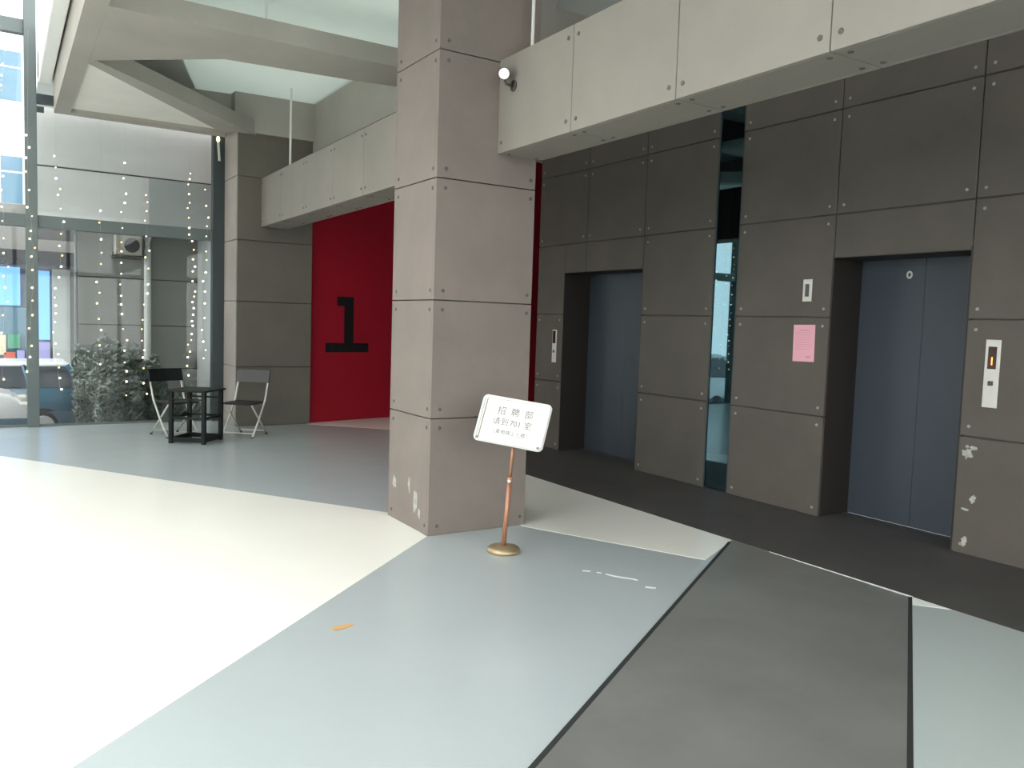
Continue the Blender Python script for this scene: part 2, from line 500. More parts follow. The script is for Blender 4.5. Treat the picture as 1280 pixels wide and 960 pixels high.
# numeral 1 drawn as blocks: flag, stem, foot
bm = bmesh.new()
NX, NZ = 0.29, 1.072
outline = [(0.0, 0.0), (0.80, 0.0), (0.80, 0.145), (0.505, 0.145), (0.505, 0.865), (0.20, 0.865), (0.20, 0.72), (0.335, 0.72), (0.335, 0.145), (0.0, 0.145)]
lo = [bm.verts.new((x, 0, z)) for x, z in outline]
hi = [bm.verts.new((x, -0.006, z)) for x, z in outline]
bm.faces.new(lo); bm.faces.new(hi[::-1])
for i in range(len(outline)):
    j = (i + 1) % len(outline)
    bm.faces.new((lo[i], lo[j], hi[j], hi[i]))
fin('numeral', bm, 'black', rw, (NX, 0, NZ))

# ---- back wall behind the camera, left roof slab of the tall bay
bw = empty('window_5', (3.2, -4.96, 0), kind='structure', label='glazed entrance wall behind the viewer')
bxs = [-3.63, -1.7, 0.4, 1.9, 3.4, 4.9, 6.05]
for a, b in zip(bxs, bxs[1:]):
    for (n_, x0, x1, z0, z1, m_) in (('post', a - 0.06, a + 0.06, 0, 4.70, 'steel'), ('transom', a + 0.06, b - 0.06, 2.68, 2.84, 'steel'), ('pane', a + 0.06, b - 0.06, 0.0, 2.68, 'glass'), ('pane', a + 0.06, b - 0.06, 2.84, 4.70, 'glass')):
        d_ = 0.006 if n_ == 'pane' else 0.05
        o = box(n_, x0, x1, -4.96 - d_, -4.96 + d_, z0, z1, m_)
        o.location = Vector(o.location) - Vector(bw.location); o.parent = bw
ce = empty('ceiling', kind='structure', label='white ceiling with a daylit translucent panel above the concrete lattice')
fin('slab', prism(bmesh.new(), [(3.95, -5.0), (9.9, -5.0), (9.9, 14.8), (3.95, 14.8)], 4.70, 5.0), 'white', ce)
fin('slab', prism(bmesh.new(), [(0.47, -5.0), (3.95, -5.0), (3.95, 7.0), (0.47, 7.0)], 4.70, 5.0), 'white', ce)
fin('slab', prism(bmesh.new(), [(0.47, 7.0), (0.90, 7.0), (0.90, 9.0), (1.95, 11.0), (2.35, 12.3), (3.95, 12.1), (3.95, 14.8), (0.47, 14.8)], 4.70, 5.0), 'white', ce)
fin('daylight_panel', prism(bmesh.new(), [(0.90, 7.0), (3.95, 7.0), (3.95, 12.1), (2.35, 12.3), (1.95, 11.0), (0.90, 9.0)], 4.72, 4.735), 'opal', ce)
sky = empty('window_4', (-1.6, 4.0, 8.0), kind='structure', label='glass roof of the tall bay left of the hall')
for k in range(8):
    y = -5.0 + k * 2.5
    o = box('rafter', -3.7, 0.47, y - 0.05, y + 0.05, 7.98, 8.16, 'steel')
    o.location = Vector(o.location) - Vector(sky.location); o.parent = sky
    if k < 7:
        o = box('pane', -3.7, 0.47, y + 0.05, y + 2.45, 8.05, 8.062, 'glass')
        o.location = Vector(o.location) - Vector(sky.location); o.parent = sky
lw = tag(box('wall_lobby_end', 9.6, 9.8, 9.0, 15.0, 0, 4.7, 'greypanel'), 'grey wall at the far end of the lift lobby', None, None, 'structure')
tag(box('wall_lobby_side', 6.45, 9.7, 9.0, 9.09, 0, 4.7, 'greypanel'), 'grey side wall behind the lifts', None, None, 'structure')

# ---- pillar clad in concrete boards with bolts
PX0, PX1, PY0, PY1 = 2.683, 3.540, 5.398, 6.14
pil = empty('pillar', ((PX0 + PX1) / 2, (PY0 + PY1) / 2, 0), kind='structure', label='big square concrete pillar clad in bolted boards')
core = empty  # keep name free
def psub(o):
    o.location = Vector(o.location) - Vector(pil.location)
    o.parent = pil
    return o
psub(box('core', PX0 + 0.03, PX1 - 0.03, PY0 + 0.03, PY1 - 0.03, 0, 4.7, 'joint'))
prow = [0.0, 0.88, 1.757, 2.641, 3.547, 4.43, 4.70]
pl = pil.location
for z0, z1 in zip(prow, prow[1:]):
    a, b = z0 + GAP, z1 - GAP
    if z0 == 0: a = 0.0
    for (x0, x1, y0, y1, f) in ((PX0, PX1, PY0, PY0 + 0.03, '-y'), (PX0, PX1, PY1 - 0.03, PY1, '+y'), (PX0, PX0 + 0.03, PY0 + 0.03, PY1 - 0.03, '-x'), (PX1 - 0.03, PX1, PY0 + 0.03, PY1 - 0.03, '+x')):
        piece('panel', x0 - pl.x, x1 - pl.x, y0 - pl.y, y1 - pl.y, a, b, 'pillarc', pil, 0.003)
        if z1 - z0 < 0.5: continue
        for z in (z0 + 0.07, z1 - 0.07):
            if f[1] == 'y':
                for x in (PX0 + 0.075, PX1 - 0.045):
                    bolt(pil, (x - pl.x, (PY0 if f == '-y' else PY1) - pl.y, z), f)
            else:
                for y in (PY0 + 0.06, PY1 - 0.075):
                    bolt(pil, ((PX0 if f == '-x' else PX1) - pl.x, y - pl.y, z), f)
for k, (y, z, r, e) in enumerate(((6.02, 0.30, 0.035, (1.0, 1.7)), (5.62, 0.22, 0.05, (0.8, 2.0)), (5.74, 0.33, 0.03, (0.7, 2.2)), (5.55, 0.14, 0.03, (0.8, 1.4)))):
    blot(pil, e, y - pl.y, z, r, 0, PX0 - pl.x, 60 + k)

# ---- the long bridge beam that runs through the pillar
BX0, BX1, BZ0, BZ1 = 3.184, 3.575, 2.870, 3.556
beam = empty('beam', kind='structure', label='long pale concrete board beam running through the pillar')
def beam_run(js):
    box('core', BX0 + 0.025, BX1 - 0.025, js[0] + 0.01, js[-1] - 0.01, BZ0 + 0.025, BZ1 - 0.002, 'joint', beam)
    for y0, y1 in zip(js, js[1:]):
        a, b = y0 + 0.003, y1 - 0.003
        piece('panel', BX0, BX0 + 0.025, a, b, BZ0, BZ1, 'beamc', beam, 0.003)
        piece('panel', BX1 - 0.025, BX1, a, b, BZ0, BZ1, 'beamc', beam, 0.003)
        piece('soffit_panel', BX0 + 0.026, BX1 - 0.026, a, b, BZ0 + 0.0005, BZ0 + 0.025, 'beamc', beam, 0.003)
        piece('top_panel', BX0 + 0.026, BX1 - 0.026, a, b, BZ1 - 0.02, BZ1 - 0.001, 'beamc', beam, 0.003)
        for y in (y0 + 0.055, y1 - 0.055):
            for z in (BZ0 + 0.075, BZ1 - 0.075):
                bolt(beam, (BX0, y, z), '-x')
            for x in (BX0 + 0.075, BX1 - 0.075):
                bolt(beam, (x, y, BZ0 + 0.0005), '-z')
beam_run([-4.9, -4.38, -3.40, -2.43, -1.46, -0.48, 0.50, 1.48, 2.477, 3.475, 4.462, 5.396])
beam_run([6.142, 7.16, 8.09, 9.02, 10.0, 11.0, 11.99])

# ---- white hanger rods over the beam
for k, (x, y, r, lab) in enumerate(((3.40, 11.34, 0.016, 'white hanger rod above the far end of the beam, beside the red wall'), (3.40, 5.322 - 0.03, 0.013, 'white hanger rod above the beam just right of the pillar'))):
    rz0, rz1 = BZ1, 4.70
    o = fin('hanger_rod', tube(bmesh.new(), [(0, 0, 0), (0, 0, rz1 - rz0)], r, 10), 'rod', None, (x, y, rz0))
    tag(o, lab, 'rod', 'hanger rods between beam and ceiling')
LZ0, LZ1 = 4.15, 4.335
o = fin('hanger_rod', tube(bmesh.new(), [(0, 0, 0), (0, 0, 4.70 - LZ1)], 0.012, 10), 'rod', None, (2.16, 8.02, LZ1))
tag(o, 'thin hanger rod at the top edge of the photo, over the ceiling lattice', 'rod', 'hanger rods between beam and ceiling')

# ---- concrete lattice under the white ceiling
lat = empty('ceiling_lattice', kind='structure', label='pale concrete lattice of beams with a triangular coffer')
def slab(name, pts, z0, z1, m='ceilbeam'):
    return fin(name, prism(bmesh.new(), pts, z0, z1), m, lat)
slab('edge_beam', [(0.62, -4.9), (0.799, -4.9), (0.799, 12.45), (0.62, 12.45)], LZ0, 4.70)
slab('near_beam', [(0.80, 7.84), (3.92, 7.84), (3.92, 8.46), (3.21, 8.58), (1.93, 8.70), (0.86, 9.58), (0.80, 9.75)], LZ0, LZ1)
slab('far_bar', [(0.80, 12.27), (2.72, 12.20), (2.80, 12.45), (0.80, 12.45)], LZ0, LZ1 - 0.001)
slab('diagonal_beam', [(0.80, 9.75), (0.874, 9.60), (3.10, 11.98), (2.83, 11.98), (2.72, 12.19), (2.60, 12.05)], LZ0, LZ1)
slab('far_beam', [(2.80, 11.95), (3.93, 11.92), (3.93, 12.0), (2.83, 12.0)], 4.17, 4.70)
slab('far_beam', [(0.80, 12.36), (2.79, 12.14), (2.80, 11.955), (2.825, 11.955), (2.825, 12.42), (0.80, 12.42)], LZ1, 4.70)
slab('coffer_board', [(0.80, 9.80), (2.60, 12.10), (2.70, 12.22), (0.80, 12.28)], LZ0 + 0.05, LZ0 + 0.09, 'coffer')
slab('girder', [(3.93, 6.2), (4.22, 6.2), (4.22, 12.0), (3.93, 12.0)], 4.02, 4.70)
slab('lobby_beam', [(4.22, 6.82), (6.04, 6.82), (6.04, 7.1), (4.22, 7.1)], 4.10, 4.70)
fas = tag(box('trim_1', 0.455, 0.60, -4.9, 12.6, 4.54, 5.30, 'white', None, 0.01), 'white fascia along the slab edge next to the glass post', None, None, 'structure')

# ---- glazed front wall (far side) with posts, transoms and panes
GY = 12.80
win = empty('window_1', (0, GY, 0), kind='structure', label='tall steel framed glass wall facing the street')
def wbox(n, x0, x1, y0, y1, z0, z1, m, bev=0.0):
    return sub(box(n, x0, x1, y0, y1, z0, z1, m, None, bev), win)
wbox('post', 0.295, 0.435, GY - 0.10, GY + 0.10, 0, 8.0, 'steel', 0.004)
for x in (-1.70, -3.70):
    wbox('post', x, x + 0.14, GY - 0.10, GY + 0.10, 0, 8.0, 'steel', 0.004)
wbox('post', 2.675, 2.845, GY - 0.10, GY + 0.06, 0, 4.70, 'darksteel', 0.004)
spans = [(-3.56, -1.70, 8.0), (-1.56, 0.295, 8.0), (0.435, 2.675, 4.70)]
for x0, x1, zt in spans:
    wbox('transom', x0, x1, GY - 0.06, GY + 0.06, 2.68, 2.845, 'steel', 0.004)
    wbox('bottom_rail', x0, x1, GY - 0.03, GY + 0.03, 0.0, 0.025, 'steel')
    wbox('pane', x0, x1, GY - 0.006, GY + 0.006, 0.025, 2.68, 'glass')
    if zt > 5:
        wbox('transom', x0, x1, GY - 0.06, GY + 0.06, 5.17, 5.35, 'steel', 0.004)
        wbox('pane', x0, x1, GY - 0.006, GY + 0.006, 2.845, 5.17, 'glass')
        wbox('pane', x0, x1, GY - 0.006, GY + 0.006, 5.35, 8.0, 'glass')
    else:
        wbox('pane', x0, x1, GY - 0.006, GY + 0.006, 2.845, 4.70, 'glass')
wbox('bracket', 0.435, 0.64, GY - 0.12, GY - 0.02, 4.30, 4.42, 'darksteel', 0.004)
wbox('bracket', 0.435, 0.52, GY - 0.10, GY + 0.0, 4.20, 4.26, 'darksteel')
# upper wall over the slab on the street side
tag(box('wall_upper', 0.455, 9.6, 12.83, 13.0, 4.70, 5.3, 'wing'), 'outer wall above the slab edge', None, None, 'structure')

# side glass wall of the tall bay (beside the viewer)
sw = empty('window_3', (-3.63, 0, 0), kind='structure', label='side glass wall of the tall bay left of the viewer')
ys = [-4.9, -2.4, 0.1, 2.6, 5.1]
tag(box('wall_left_light_block', -3.72, -3.54, 5.15, 12.68, 0.0, 8.0, 'wing'), 'unseen pale wall added to block daylight at the far left of the tall bay', None, None, 'structure')  # unseen wall added to keep side daylight off the far hall
for y in ys:
    sub(box('post', -3.70, -3.56, y - 0.05, y + 0.05, 0, 8.0, 'steel'), sw)
for a, b in zip(ys, ys[1:]):
    for z in (2.68, 5.17):
        sub(box('transom', -3.68, -3.58, a + 0.05, b - 0.05, z, z + 0.165, 'steel'), sw)
    for z0, z1 in ((0.0, 2.68), (2.845, 5.17), (5.335, 8.0)):
        sub(box('pane', -3.636, -3.624, a + 0.05, b - 0.05, z0, z1, 'glass'), sw)

# ================================================================== OUTSIDE
# ---- neighbouring grey wing right behind the glass
wing = empty('building_wing', (2.4, 15.0, -0.8), label='grey clad wing of the building close behind the glass', cat='building')
def gsub(o, e):
    o.location = Vector(o.location) - Vector(e.location)
    o.parent = e
    return o
gsub(box('upper_volume', 0.47, 7.0, 15.03, 20.0, 3.05, 9.0, 'joint'), wing)
for z0, z1 in ((3.84, 5.2), (5.2, 6.6), (6.6, 9.0)):
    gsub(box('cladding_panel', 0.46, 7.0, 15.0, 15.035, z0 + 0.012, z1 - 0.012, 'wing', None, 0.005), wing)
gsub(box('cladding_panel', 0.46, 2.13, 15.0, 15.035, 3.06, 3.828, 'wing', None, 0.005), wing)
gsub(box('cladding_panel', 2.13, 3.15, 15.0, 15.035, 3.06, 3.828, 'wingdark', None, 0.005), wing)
gsub(box('lower_wall', 1.19, 7.0, 16.53, 16.70, -0.8, 3.05, 'joint'), wing)
for (x0, x1) in ((1.17, 2.36), (2.36, 3.45), (3.45, 5.2)):
    for (z0, z1) in ((-0.8, 0.55), (0.55, 1.35), (1.35, 2.2), (2.2, 3.05)):
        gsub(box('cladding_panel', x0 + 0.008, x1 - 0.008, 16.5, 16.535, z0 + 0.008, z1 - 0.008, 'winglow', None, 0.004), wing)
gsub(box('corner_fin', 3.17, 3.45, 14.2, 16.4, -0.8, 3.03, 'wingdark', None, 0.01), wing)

o = fin('downpipe', tube(bmesh.new(), [(0, 0, -0.8), (0, 0, 2.7), (0, -0.05, 2.95), (0, -0.2, 3.04)], 0.062, 10), 'pipe', None, (2.30, 16.40, 0))
tag(o, 'white plastic downpipe on the grey wall behind the glass', 'pipe')
o = fin('downpipe', tube(bmesh.new(), [(0, 0, -0.8), (0, 0, 3.0)], 0.030, 8), 'steel', None, (1.14, 16.40, 0))
tag(o, 'thin grey downpipe at the left corner of the grey wing', 'pipe')
ac = empty('air_conditioner', (1.96, 16.3, 2.60), label='beige air conditioner unit hung under the overhang outside', cat='air conditioner')
fin('case', bbox(bmesh.new(), -0.22, 0.22, -0.14, 0.14, 0, 0.36, 0.012), 'ac', ac)
fin('grille', tube(bmesh.new(), [(0.05, -0.15, 0.18), (0.05, -0.135, 0.18)], 0.13, 16), 'acd', ac)
fin('bracket', bbox(bmesh.new(), -0.25, 0.25, -0.16, 0.19, -0.05, 0.0), 'acd', ac)

# ---- shop far behind with a blue lit sign
shop = empty('shop_front', (-1.0, 21.5, -0.8), label='shop with blue lit sign and posters seen left of the steel post', cat='shop')
def shp(n, x0, x1, z0, z1, m, d=0.12, yo=0.0):
    return gsub(box(n, x0, x1, 21.4 - d - yo, 21.4 - yo, z0, z1, m, None, 0.01), shop)
shp('wall', -6.0, 1.72, -0.8, 3.9, 'winglow', 0.3, -0.3)
shp('awning', -6.0, 1.75, 2.55, 2.85, 'shopdark', 0.8)
shp('signboard', -6.0, 0.38, 1.65, 2.50, 'shopblue', 0.10)
shp('signboard', 0.60, 0.95, 0.9, 2.45, 'shopblue', 0.10)
shp('pillar', 1.0, 1.35, -0.8, 2.5, 'wingdark', 0.2)
shp('display_window', -6.0, 0.9, -0.2, 1.62, 'bpane', 0.05)
for k, (x0, x1, z0, z1, m) in enumerate(((-0.02, 0.10, 0.55, 1.0, 'ink2'), (0.13, 0.36, 0.70, 1.02, 'ink3'), (0.05, 0.28, 0.30, 0.62, 'ink1'), (0.30, 0.45, 0.25, 0.66, 'ink4'), (0.62, 0.95, 0.15, 0.85, 'ink4'), (-0.6, -0.2, 0.4, 1.0, 'ink1'), (-1.3, -0.8, 0.4, 1.0, 'ink2'), (-2.2, -1.5, 0.4, 1.1, 'ink3'))):
    shp('poster', x0, x1, z0, z1, m, 0.02, 0.13 if m != 'x' else 0)

# ---- white building across the street
bld = empty('apartment_building', (-3, 28, -0.8), label='white rendered building with blue windows across the street', cat='building')
gsub(box('wall', -14, 5, 28.1, 36, -0.8, 14, 'facade'), bld)
for fz in (1.5, 4.5, 7.45, 10.4):
    gsub(box('floor_band', -14, 5, 27.95, 28.1, fz - 0.35, fz - 0.15, 'facade', None, 0.01), bld)
    for x0 in (-12.6, -10.4, -8.2, -6.0, -3.8, -1.6, 0.02 - 0.62, 1.9, 3.3):
        w = 1.25
        f = gsub(box('window', x0, x0 + w, 28.0, 28.1, fz, fz + 1.5, 'wframe', None, 0.01), bld)
        for (a, b, c, d) in ((0.06, 0.60, 0.06, 0.98), (0.65, 1.19, 0.06, 0.98), (0.06, 0.60, 1.03, 1.44), (0.65, 1.19, 1.03, 1.44)):
            p = fin('pane', bbox(bmesh.new(), a - w / 2, b - w / 2, -0.015, 0.02, c, d), 'bpane', f, (0, -0.05, 0))

# ---- cars
def make_car(name, loc, rz, paint, label, roof=None, tall=1.0):
    e = empty(name, loc, rz, label=label, cat='car')
    e.scale.z = tall
    prof = [(-2.15, 0.30), (-2.20, 0.55), (-2.16, 0.80), (-2.12, 0.94), (-1.35, 0.98), (1.05, 0.96), (1.95, 0.80), (2.18, 0.62), (2.2, 0.40), (2.1, 0.26), (-2.0, 0.26)]
    bm = bmesh.new()
    L_ = [bm.verts.new((x, -0.85, z)) for x, z in prof]
    R_ = [bm.verts.new((x, 0.85, z)) for x, z in prof]
    bm.faces.new(L_); bm.faces.new(R_[::-1])
    for i in range(len(prof)):
        j = (i + 1) % len(prof)
        bm.faces.new((L_[i], L_[j], R_[j], R_[i]))
    bmesh.ops.bevel(bm, geom=bm.edges[:], offset=0.05, segments=2, affect='EDGES', clamp_overlap=True)
    fin('body', bm, paint, e, smooth=True)
    def loft(pts_lo, w_lo, pts_hi, w_hi, n, m, bev=0.03):
        bm = bmesh.new()
        (a0, a1, z0), (b0, b1, z1) = pts_lo, pts_hi
        v = [bm.verts.new(c) for c in ((a0, -w_lo, z0), (a1, -w_lo, z0), (a1, w_lo, z0), (a0, w_lo, z0), (b0, -w_hi, z1), (b1, -w_hi, z1), (b1, w_hi, z1), (b0, w_hi, z1))]
        for f in ((3, 2, 1, 0), (4, 5, 6, 7), (0, 1, 5, 4), (1, 2, 6, 5), (2, 3, 7, 6), (3, 0, 4, 7)):
            bm.faces.new([v[i] for i in f])
        bmesh.ops.bevel(bm, geom=bm.edges[:], offset=bev, segments=2, affect='EDGES', clamp_overlap=True)
        return fin(n, bm, m, e, smooth=False)
    loft((-2.08, 1.15, 0.96), 0.78, (-1.74, 0.52, 1.38), 0.62, 'cabin_glass', 'carglass')
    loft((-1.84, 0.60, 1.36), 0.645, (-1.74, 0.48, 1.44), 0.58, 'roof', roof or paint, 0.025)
    for s in (-1, 1):
        for (xl, xh, w) in ((-2.02, -1.76, 0.10), (-1.15, -1.05, 0.06), (-0.22, -0.20, 0.05), (1.10, 0.53, 0.07)):
            bm = tube(bmesh.new(), [(xl, s * 0.785, 0.95), (xh, s * 0.63, 1.385)], w / 2, 6)
            fin('window_pillar', bm, paint, e)
        fin('side_mirror', bbox(bmesh.new(), 0.75, 0.9, s * 0.93 - 0.08, s * 0.93 + 0.08, 0.95, 1.07, 0.03), paint, e)
        for x in (-1.35, 1.38):
            wmt = Matrix.Translation((x, s * 0.77, 0.31)) @ Matrix.Rotation(-s * PI / 2, 4, 'X')
            wh = fin('wheel', lathe(bmesh.new(), [(0.20, -0.1), (0.31, -0.08), (0.31, 0.08), (0.2, 0.1)], 20, wmt), 'tyre', e)
            fin('hub', lathe(bmesh.new(), [(0.19, 0.09), (0.17, 0.11), (0.05, 0.12)], 16, wmt), 'hub', wh)
        fin('tail_lamp', bbox(bmesh.new(), -2.21, -2.12, s * 0.62 - 0.14, s * 0.62 + 0.14, 0.66, 0.82, 0.02), 'tail', e)
        fin('head_lamp', bbox(bmesh.new(), 2.02, 2.17, s * 0.62 - 0.14, s * 0.62 + 0.14, 0.60, 0.74, 0.02), 'plate', e)
    fin('lower_skirt', bbox(bmesh.new(), -2.215, 2.19, -0.862, 0.862, 0.24, 0.60, 0.05), 'carskirt', e)
    fin('number_plate', bbox(bmesh.new(), -2.225, -2.18, -0.22, 0.22, 0.63, 0.74), 'plate', e)
    return e
make_car('parked_car', (-1.80, 15.5, -0.8), 0.0, 'carwhite', 'white parked car at the left edge, seen left of the steel post', None, 1.25)
make_car('parked_car', (-0.72, 17.68, -0.8), PI, 'carblue', 'teal blue parked car with sky reflection painted on its roof behind the fairy lights, beside the bush', 'carwhite')  # roof gets white paint to imitate the sky reflected in it

# ---- bushes
def shrub(loc, rx, ry, h, n, label, seed):
    e = empty('shrub', loc, label=label, cat='bush', group='shrubs outside the glass')
    rnd = random.Random(seed)
    vs, fs = [], []
    for _ in range(n):
        while True:
            p = Vector((rnd.uniform(-1, 1), rnd.uniform(-1, 1), rnd.uniform(-1, 1)))
            if 0.35 < p.length < 1: break
        bumpy = 0.80 + 0.2 * math.sin(5 * p.x + seed) * math.cos(4 * p.z + p.y * 3)
        c = Vector((p.x * rx * bumpy, p.y * ry * bumpy, h * 0.55 + p.z * h * 0.45 * bumpy))
        d = Vector((rnd.gauss(0, 1), rnd.gauss(0, 1), rnd.gauss(0, 1))).normalized()
        q = d.orthogonal().normalized()
        l, w = rnd.uniform(0.03, 0.065), rnd.uniform(0.014, 0.028)
        k = len(vs)
        vs += [c - d * l, c + q * w, c + d * l, c - q * w]
        fs.append((k, k + 1, k + 2, k + 3))
    me = bpy.data.meshes.new('foliage')
    me.from_pydata([tuple(v) for v in vs], [], fs)
    me.materials.append(M['leaf'])
    f = link('foliage', me, e)
    f['kind'] = 'stuff'
    for k in range(4):
        a = k * PI / 2 + 0.4
        fin('stem', tube(bmesh.new(), [(0.05 * math.cos(a), 0.05 * math.sin(a), 0), (0.3 * rx * math.cos(a), 0.3 * ry * math.sin(a), h * 0.55)], 0.02, 6, 0.008), 'bark', e)
    return e
shrub((1.62, 14.8, -0.8), 0.48, 0.42, 2.15, 9000, 'largest rounded grey-green bush outside, behind the left folding chair', 1)
shrub((1.32, 15.85, -0.8), 0.36, 0.36, 2.02, 6000, 'bush at the corner of the grey wing, beside the teal car', 2)
shrub((2.15, 15.3, -0.8), 0.36, 0.36, 1.75, 5000, 'smaller darker bush right of the white downpipe', 3)
shrub((2.60, 14.6, -0.8), 0.30, 0.30, 1.30, 3500, 'lowest bush outside, behind the right end of the glass', 4)

# ================================================================== OBJECTS
# ---- sign on a stand
st = empty('sign_stand', (2.982, 4.80, 0), label='white notice board on a copper pole with round brass foot', cat='sign')
fin('foot', lathe(bmesh.new(), [(0.112, 0.0), (0.118, 0.010), (0.116, 0.026), (0.100, 0.040), (0.055, 0.047), (0.020, 0.050)], 36), 'brass', st, smooth=True)
topv = Vector((3.045 - 2.982, 4.805 - 4.80, 0.86))
p0, p1 = Vector((0, 0, 0.045)), topv
mid = p0.lerp(p1, 0.56)
fin('pole', tube(bmesh.new(), [p0, mid], 0.0165, 14), 'copper', st, smooth=True)
fin('upper_pole', tube(bmesh.new(), [mid, p1], 0.0115, 14), 'copper', st, smooth=True)
cl = fin('collar', tube(bmesh.new(), [mid - (p1 - p0) * 0.02, mid + (p1 - p0) * 0.035], 0.0205, 14), 'copper', st)
fin('knob', lathe(bmesh.new(), [(0.006, 0.0), (0.006, 0.012), (0.012, 0.014), (0.012, 0.024), (0.007, 0.028)], 12, Matrix.Translation(mid + Vector((-0.014, -0.018, 0.008))) @ Matrix.Rotation(PI / 2, 4, 'X') @ Matrix.Rotation(-0.6, 4, 'Y')), 'plate', cl)
SC, syaw, stilt, sroll, SH, SW = Vector((3.009, 4.78, 0.919)), -0.844, 0.387, -0.113, 0.34, 0.51
w_ = Vector((math.cos(syaw), math.sin(syaw), 0))
n_ = Vector((math.sin(syaw), -math.cos(syaw), 0))
u_ = Vector((0, 0, 1)) * math.cos(stilt) - n_ * math.sin(stilt)
w2 = w_ * math.cos(sroll) + u_ * math.sin(sroll)
u2 = -w_ * math.sin(sroll) + u_ * math.cos(sroll)
n2 = w2.cross(u2)
bmx = Matrix(((w2.x, u2.x, n2.x, 0), (w2.y, u2.y, n2.y, 0), (w2.z, u2.z, n2.z, 0), (0, 0, 0, 1)))
bmx.translation = SC - Vector(st.location)
def rrect(w, h, r, n=6):
    pts = []
    for cx, cy, a0 in ((w / 2 - r, h / 2 - r, 0), (-w / 2 + r, h / 2 - r, 90), (-w / 2 + r, -h / 2 + r, 180), (w / 2 - r, -h / 2 + r, 270)):
        for k in range(n + 1):
            a = math.radians(a0 + 90 * k / n)
            pts.append((cx + r * math.cos(a), cy + r * math.sin(a)))
    return pts
brd = fin('board', prism(bmesh.new(), rrect(SW, SH, 0.035), -0.014, -0.003), 'signframe', st)
brd.matrix_local = bmx
# rounded rim round the sheet
bm = bmesh.new()
ring = rrect(SW - 0.010, SH - 0.010, 0.031)
ringi = rrect(SW - 0.044, SH - 0.044, 0.016)
vo = [bm.verts.new((x, y, -0.003)) for x, y in ring]
vt = [bm.verts.new((x * 0.99, y * 0.985, 0.006)) for x, y in ring]
vi = [bm.verts.new((x * 1.01, y * 1.015, 0.006)) for x, y in ringi]
vb = [bm.verts.new((x, y, -0.003)) for x, y in ringi]
n = len(ring)
for A, B in ((vo, vt), (vt, vi), (vi, vb), (vb, vo)):
    for k in range(n):
        bm.faces.new((A[k], A[(k + 1) % n], B[(k + 1) % n], B[k]))
fin('rim', bm, 'signframe', brd, smooth=False)
fin('sheet', prism(bmesh.new(), [(-SW / 2 + 0.022, -SH / 2 + 0.022), (SW / 2 - 0.022, -SH / 2 + 0.022), (SW / 2 - 0.022, SH / 2 - 0.022), (-SW / 2 + 0.022, SH / 2 - 0.022)], -0.0035, -0.001), 'signwhite', brd)
for sx, sy in ((-1, -1), (1, -1)):
    fin('corner_clip', bbox(bmesh.new(), sx * (SW / 2 - 0.030) - 0.011, sx * (SW / 2 - 0.030) + 0.011, sy * (SH / 2 - 0.022) - 0.008, sy * (SH / 2 - 0.022) + 0.008, 0.004, 0.009, 0.002), 'clip', brd)
fin('side_bar', bbox(bmesh.new(), -SW / 2 + 0.034, -SW / 2 + 0.039, -SH / 2 + 0.03, SH / 2 - 0.03, -0.0012, 0.004), 'clip', brd)
for body, size, xx, yy in (('招', 0.064, -0.095, 0.066), ('聘', 0.064, 0.005, 0.066), ('部', 0.064, 0.105, 0.066),
                           ('请', 0.057, -0.115, -0.012), ('到', 0.057, -0.055, -0.012), ('701', 0.057, 0.025, -0.012), ('室', 0.057, 0.115, -0.012),
                           ('（乘电梯上七楼）', 0.037, 0.005, -0.084)):
    text_mesh('lettering', body, size, 'ink', brd, Matrix.Translation((xx, yy, -0.0008)), 0.0004)

# ---- folding chairs
def make_chair(back_m, seat_m, label, loc, rz):
    e = empty('folding_chair', loc, rz, label=label, cat='chair', group='folding chairs by the glass wall')
    w = 0.215
    for s in (-1, 1):
        fin('leg', tube(bmesh.new(), [(s * w, 0.275, 0.845), (s * w, 0.235, 0.70), (s * w, 0.155, 0.47), (s * w, -0.02, 0.22), (s * w, -0.20, 0.012)], 0.0135, 8), 'silver', e, smooth=True)
        fin('leg', tube(bmesh.new(), [(s * (w - 0.03), -0.17, 0.43), (s * (w - 0.03), 0.05, 0.22), (s * (w - 0.03), 0.27, 0.012)], 0.0115, 8), 'silver', e, smooth=True)
    fin('stretcher', tube(bmesh.new(), [(-w, -0.165, 0.055), (w, -0.165, 0.055)], 0.009, 8), 'silver', e)
    fin('stretcher', tube(bmesh.new(), [(-w + 0.03, 0.235, 0.048), (w - 0.03, 0.235, 0.048)], 0.009, 8), 'silver', e)
    bm = bbox(bmesh.new(), -w + 0.016, w - 0.016, -0.215, 0.165, 0.430, 0.455, 0.006)
    fin('seat', bm, seat_m, e)
    # curved back panel
    bm = bmesh.new()
    N = 10
    rows_ = []
    for k in range(N + 1):
        t = -1 + 2 * k / N
        x = t * (w + 0.016)
        dy = -0.028 * (t * t) + 0.012
        rows_.append([bm.verts.new((x, y + dy, z)) for (y, z) in ((0.222, 0.70), (0.252, 0.70), (0.298, 0.862), (0.268, 0.862))])
    for A, B in zip(rows_, rows_[1:]):
        for k in range(4):
            bm.faces.new((A[k], A[(k + 1) % 4], B[(k + 1) % 4], B[k]))
    bm.faces.new(rows_[0]); bm.faces.new(rows_[-1][::-1])
    fin('backrest', bm, back_m, e)
    for s in (-1, 1):
        for y in (-0.20, 0.27):
            fin('rubber_foot', tube(bmesh.new(), [(s * (w if y < 0 else w - 0.03), y, 0.0), (s * (w if y < 0 else w - 0.03), y - (0.015 if y > 0 else -0.015), 0.02)], 0.016, 8), 'blackplastic', e)
    return e
make_chair('blackplastic', 'darkseat', 'left folding chair with black backrest, silver legs, in front of the glass', (1.93, 11.37, 0.0), 0.35)
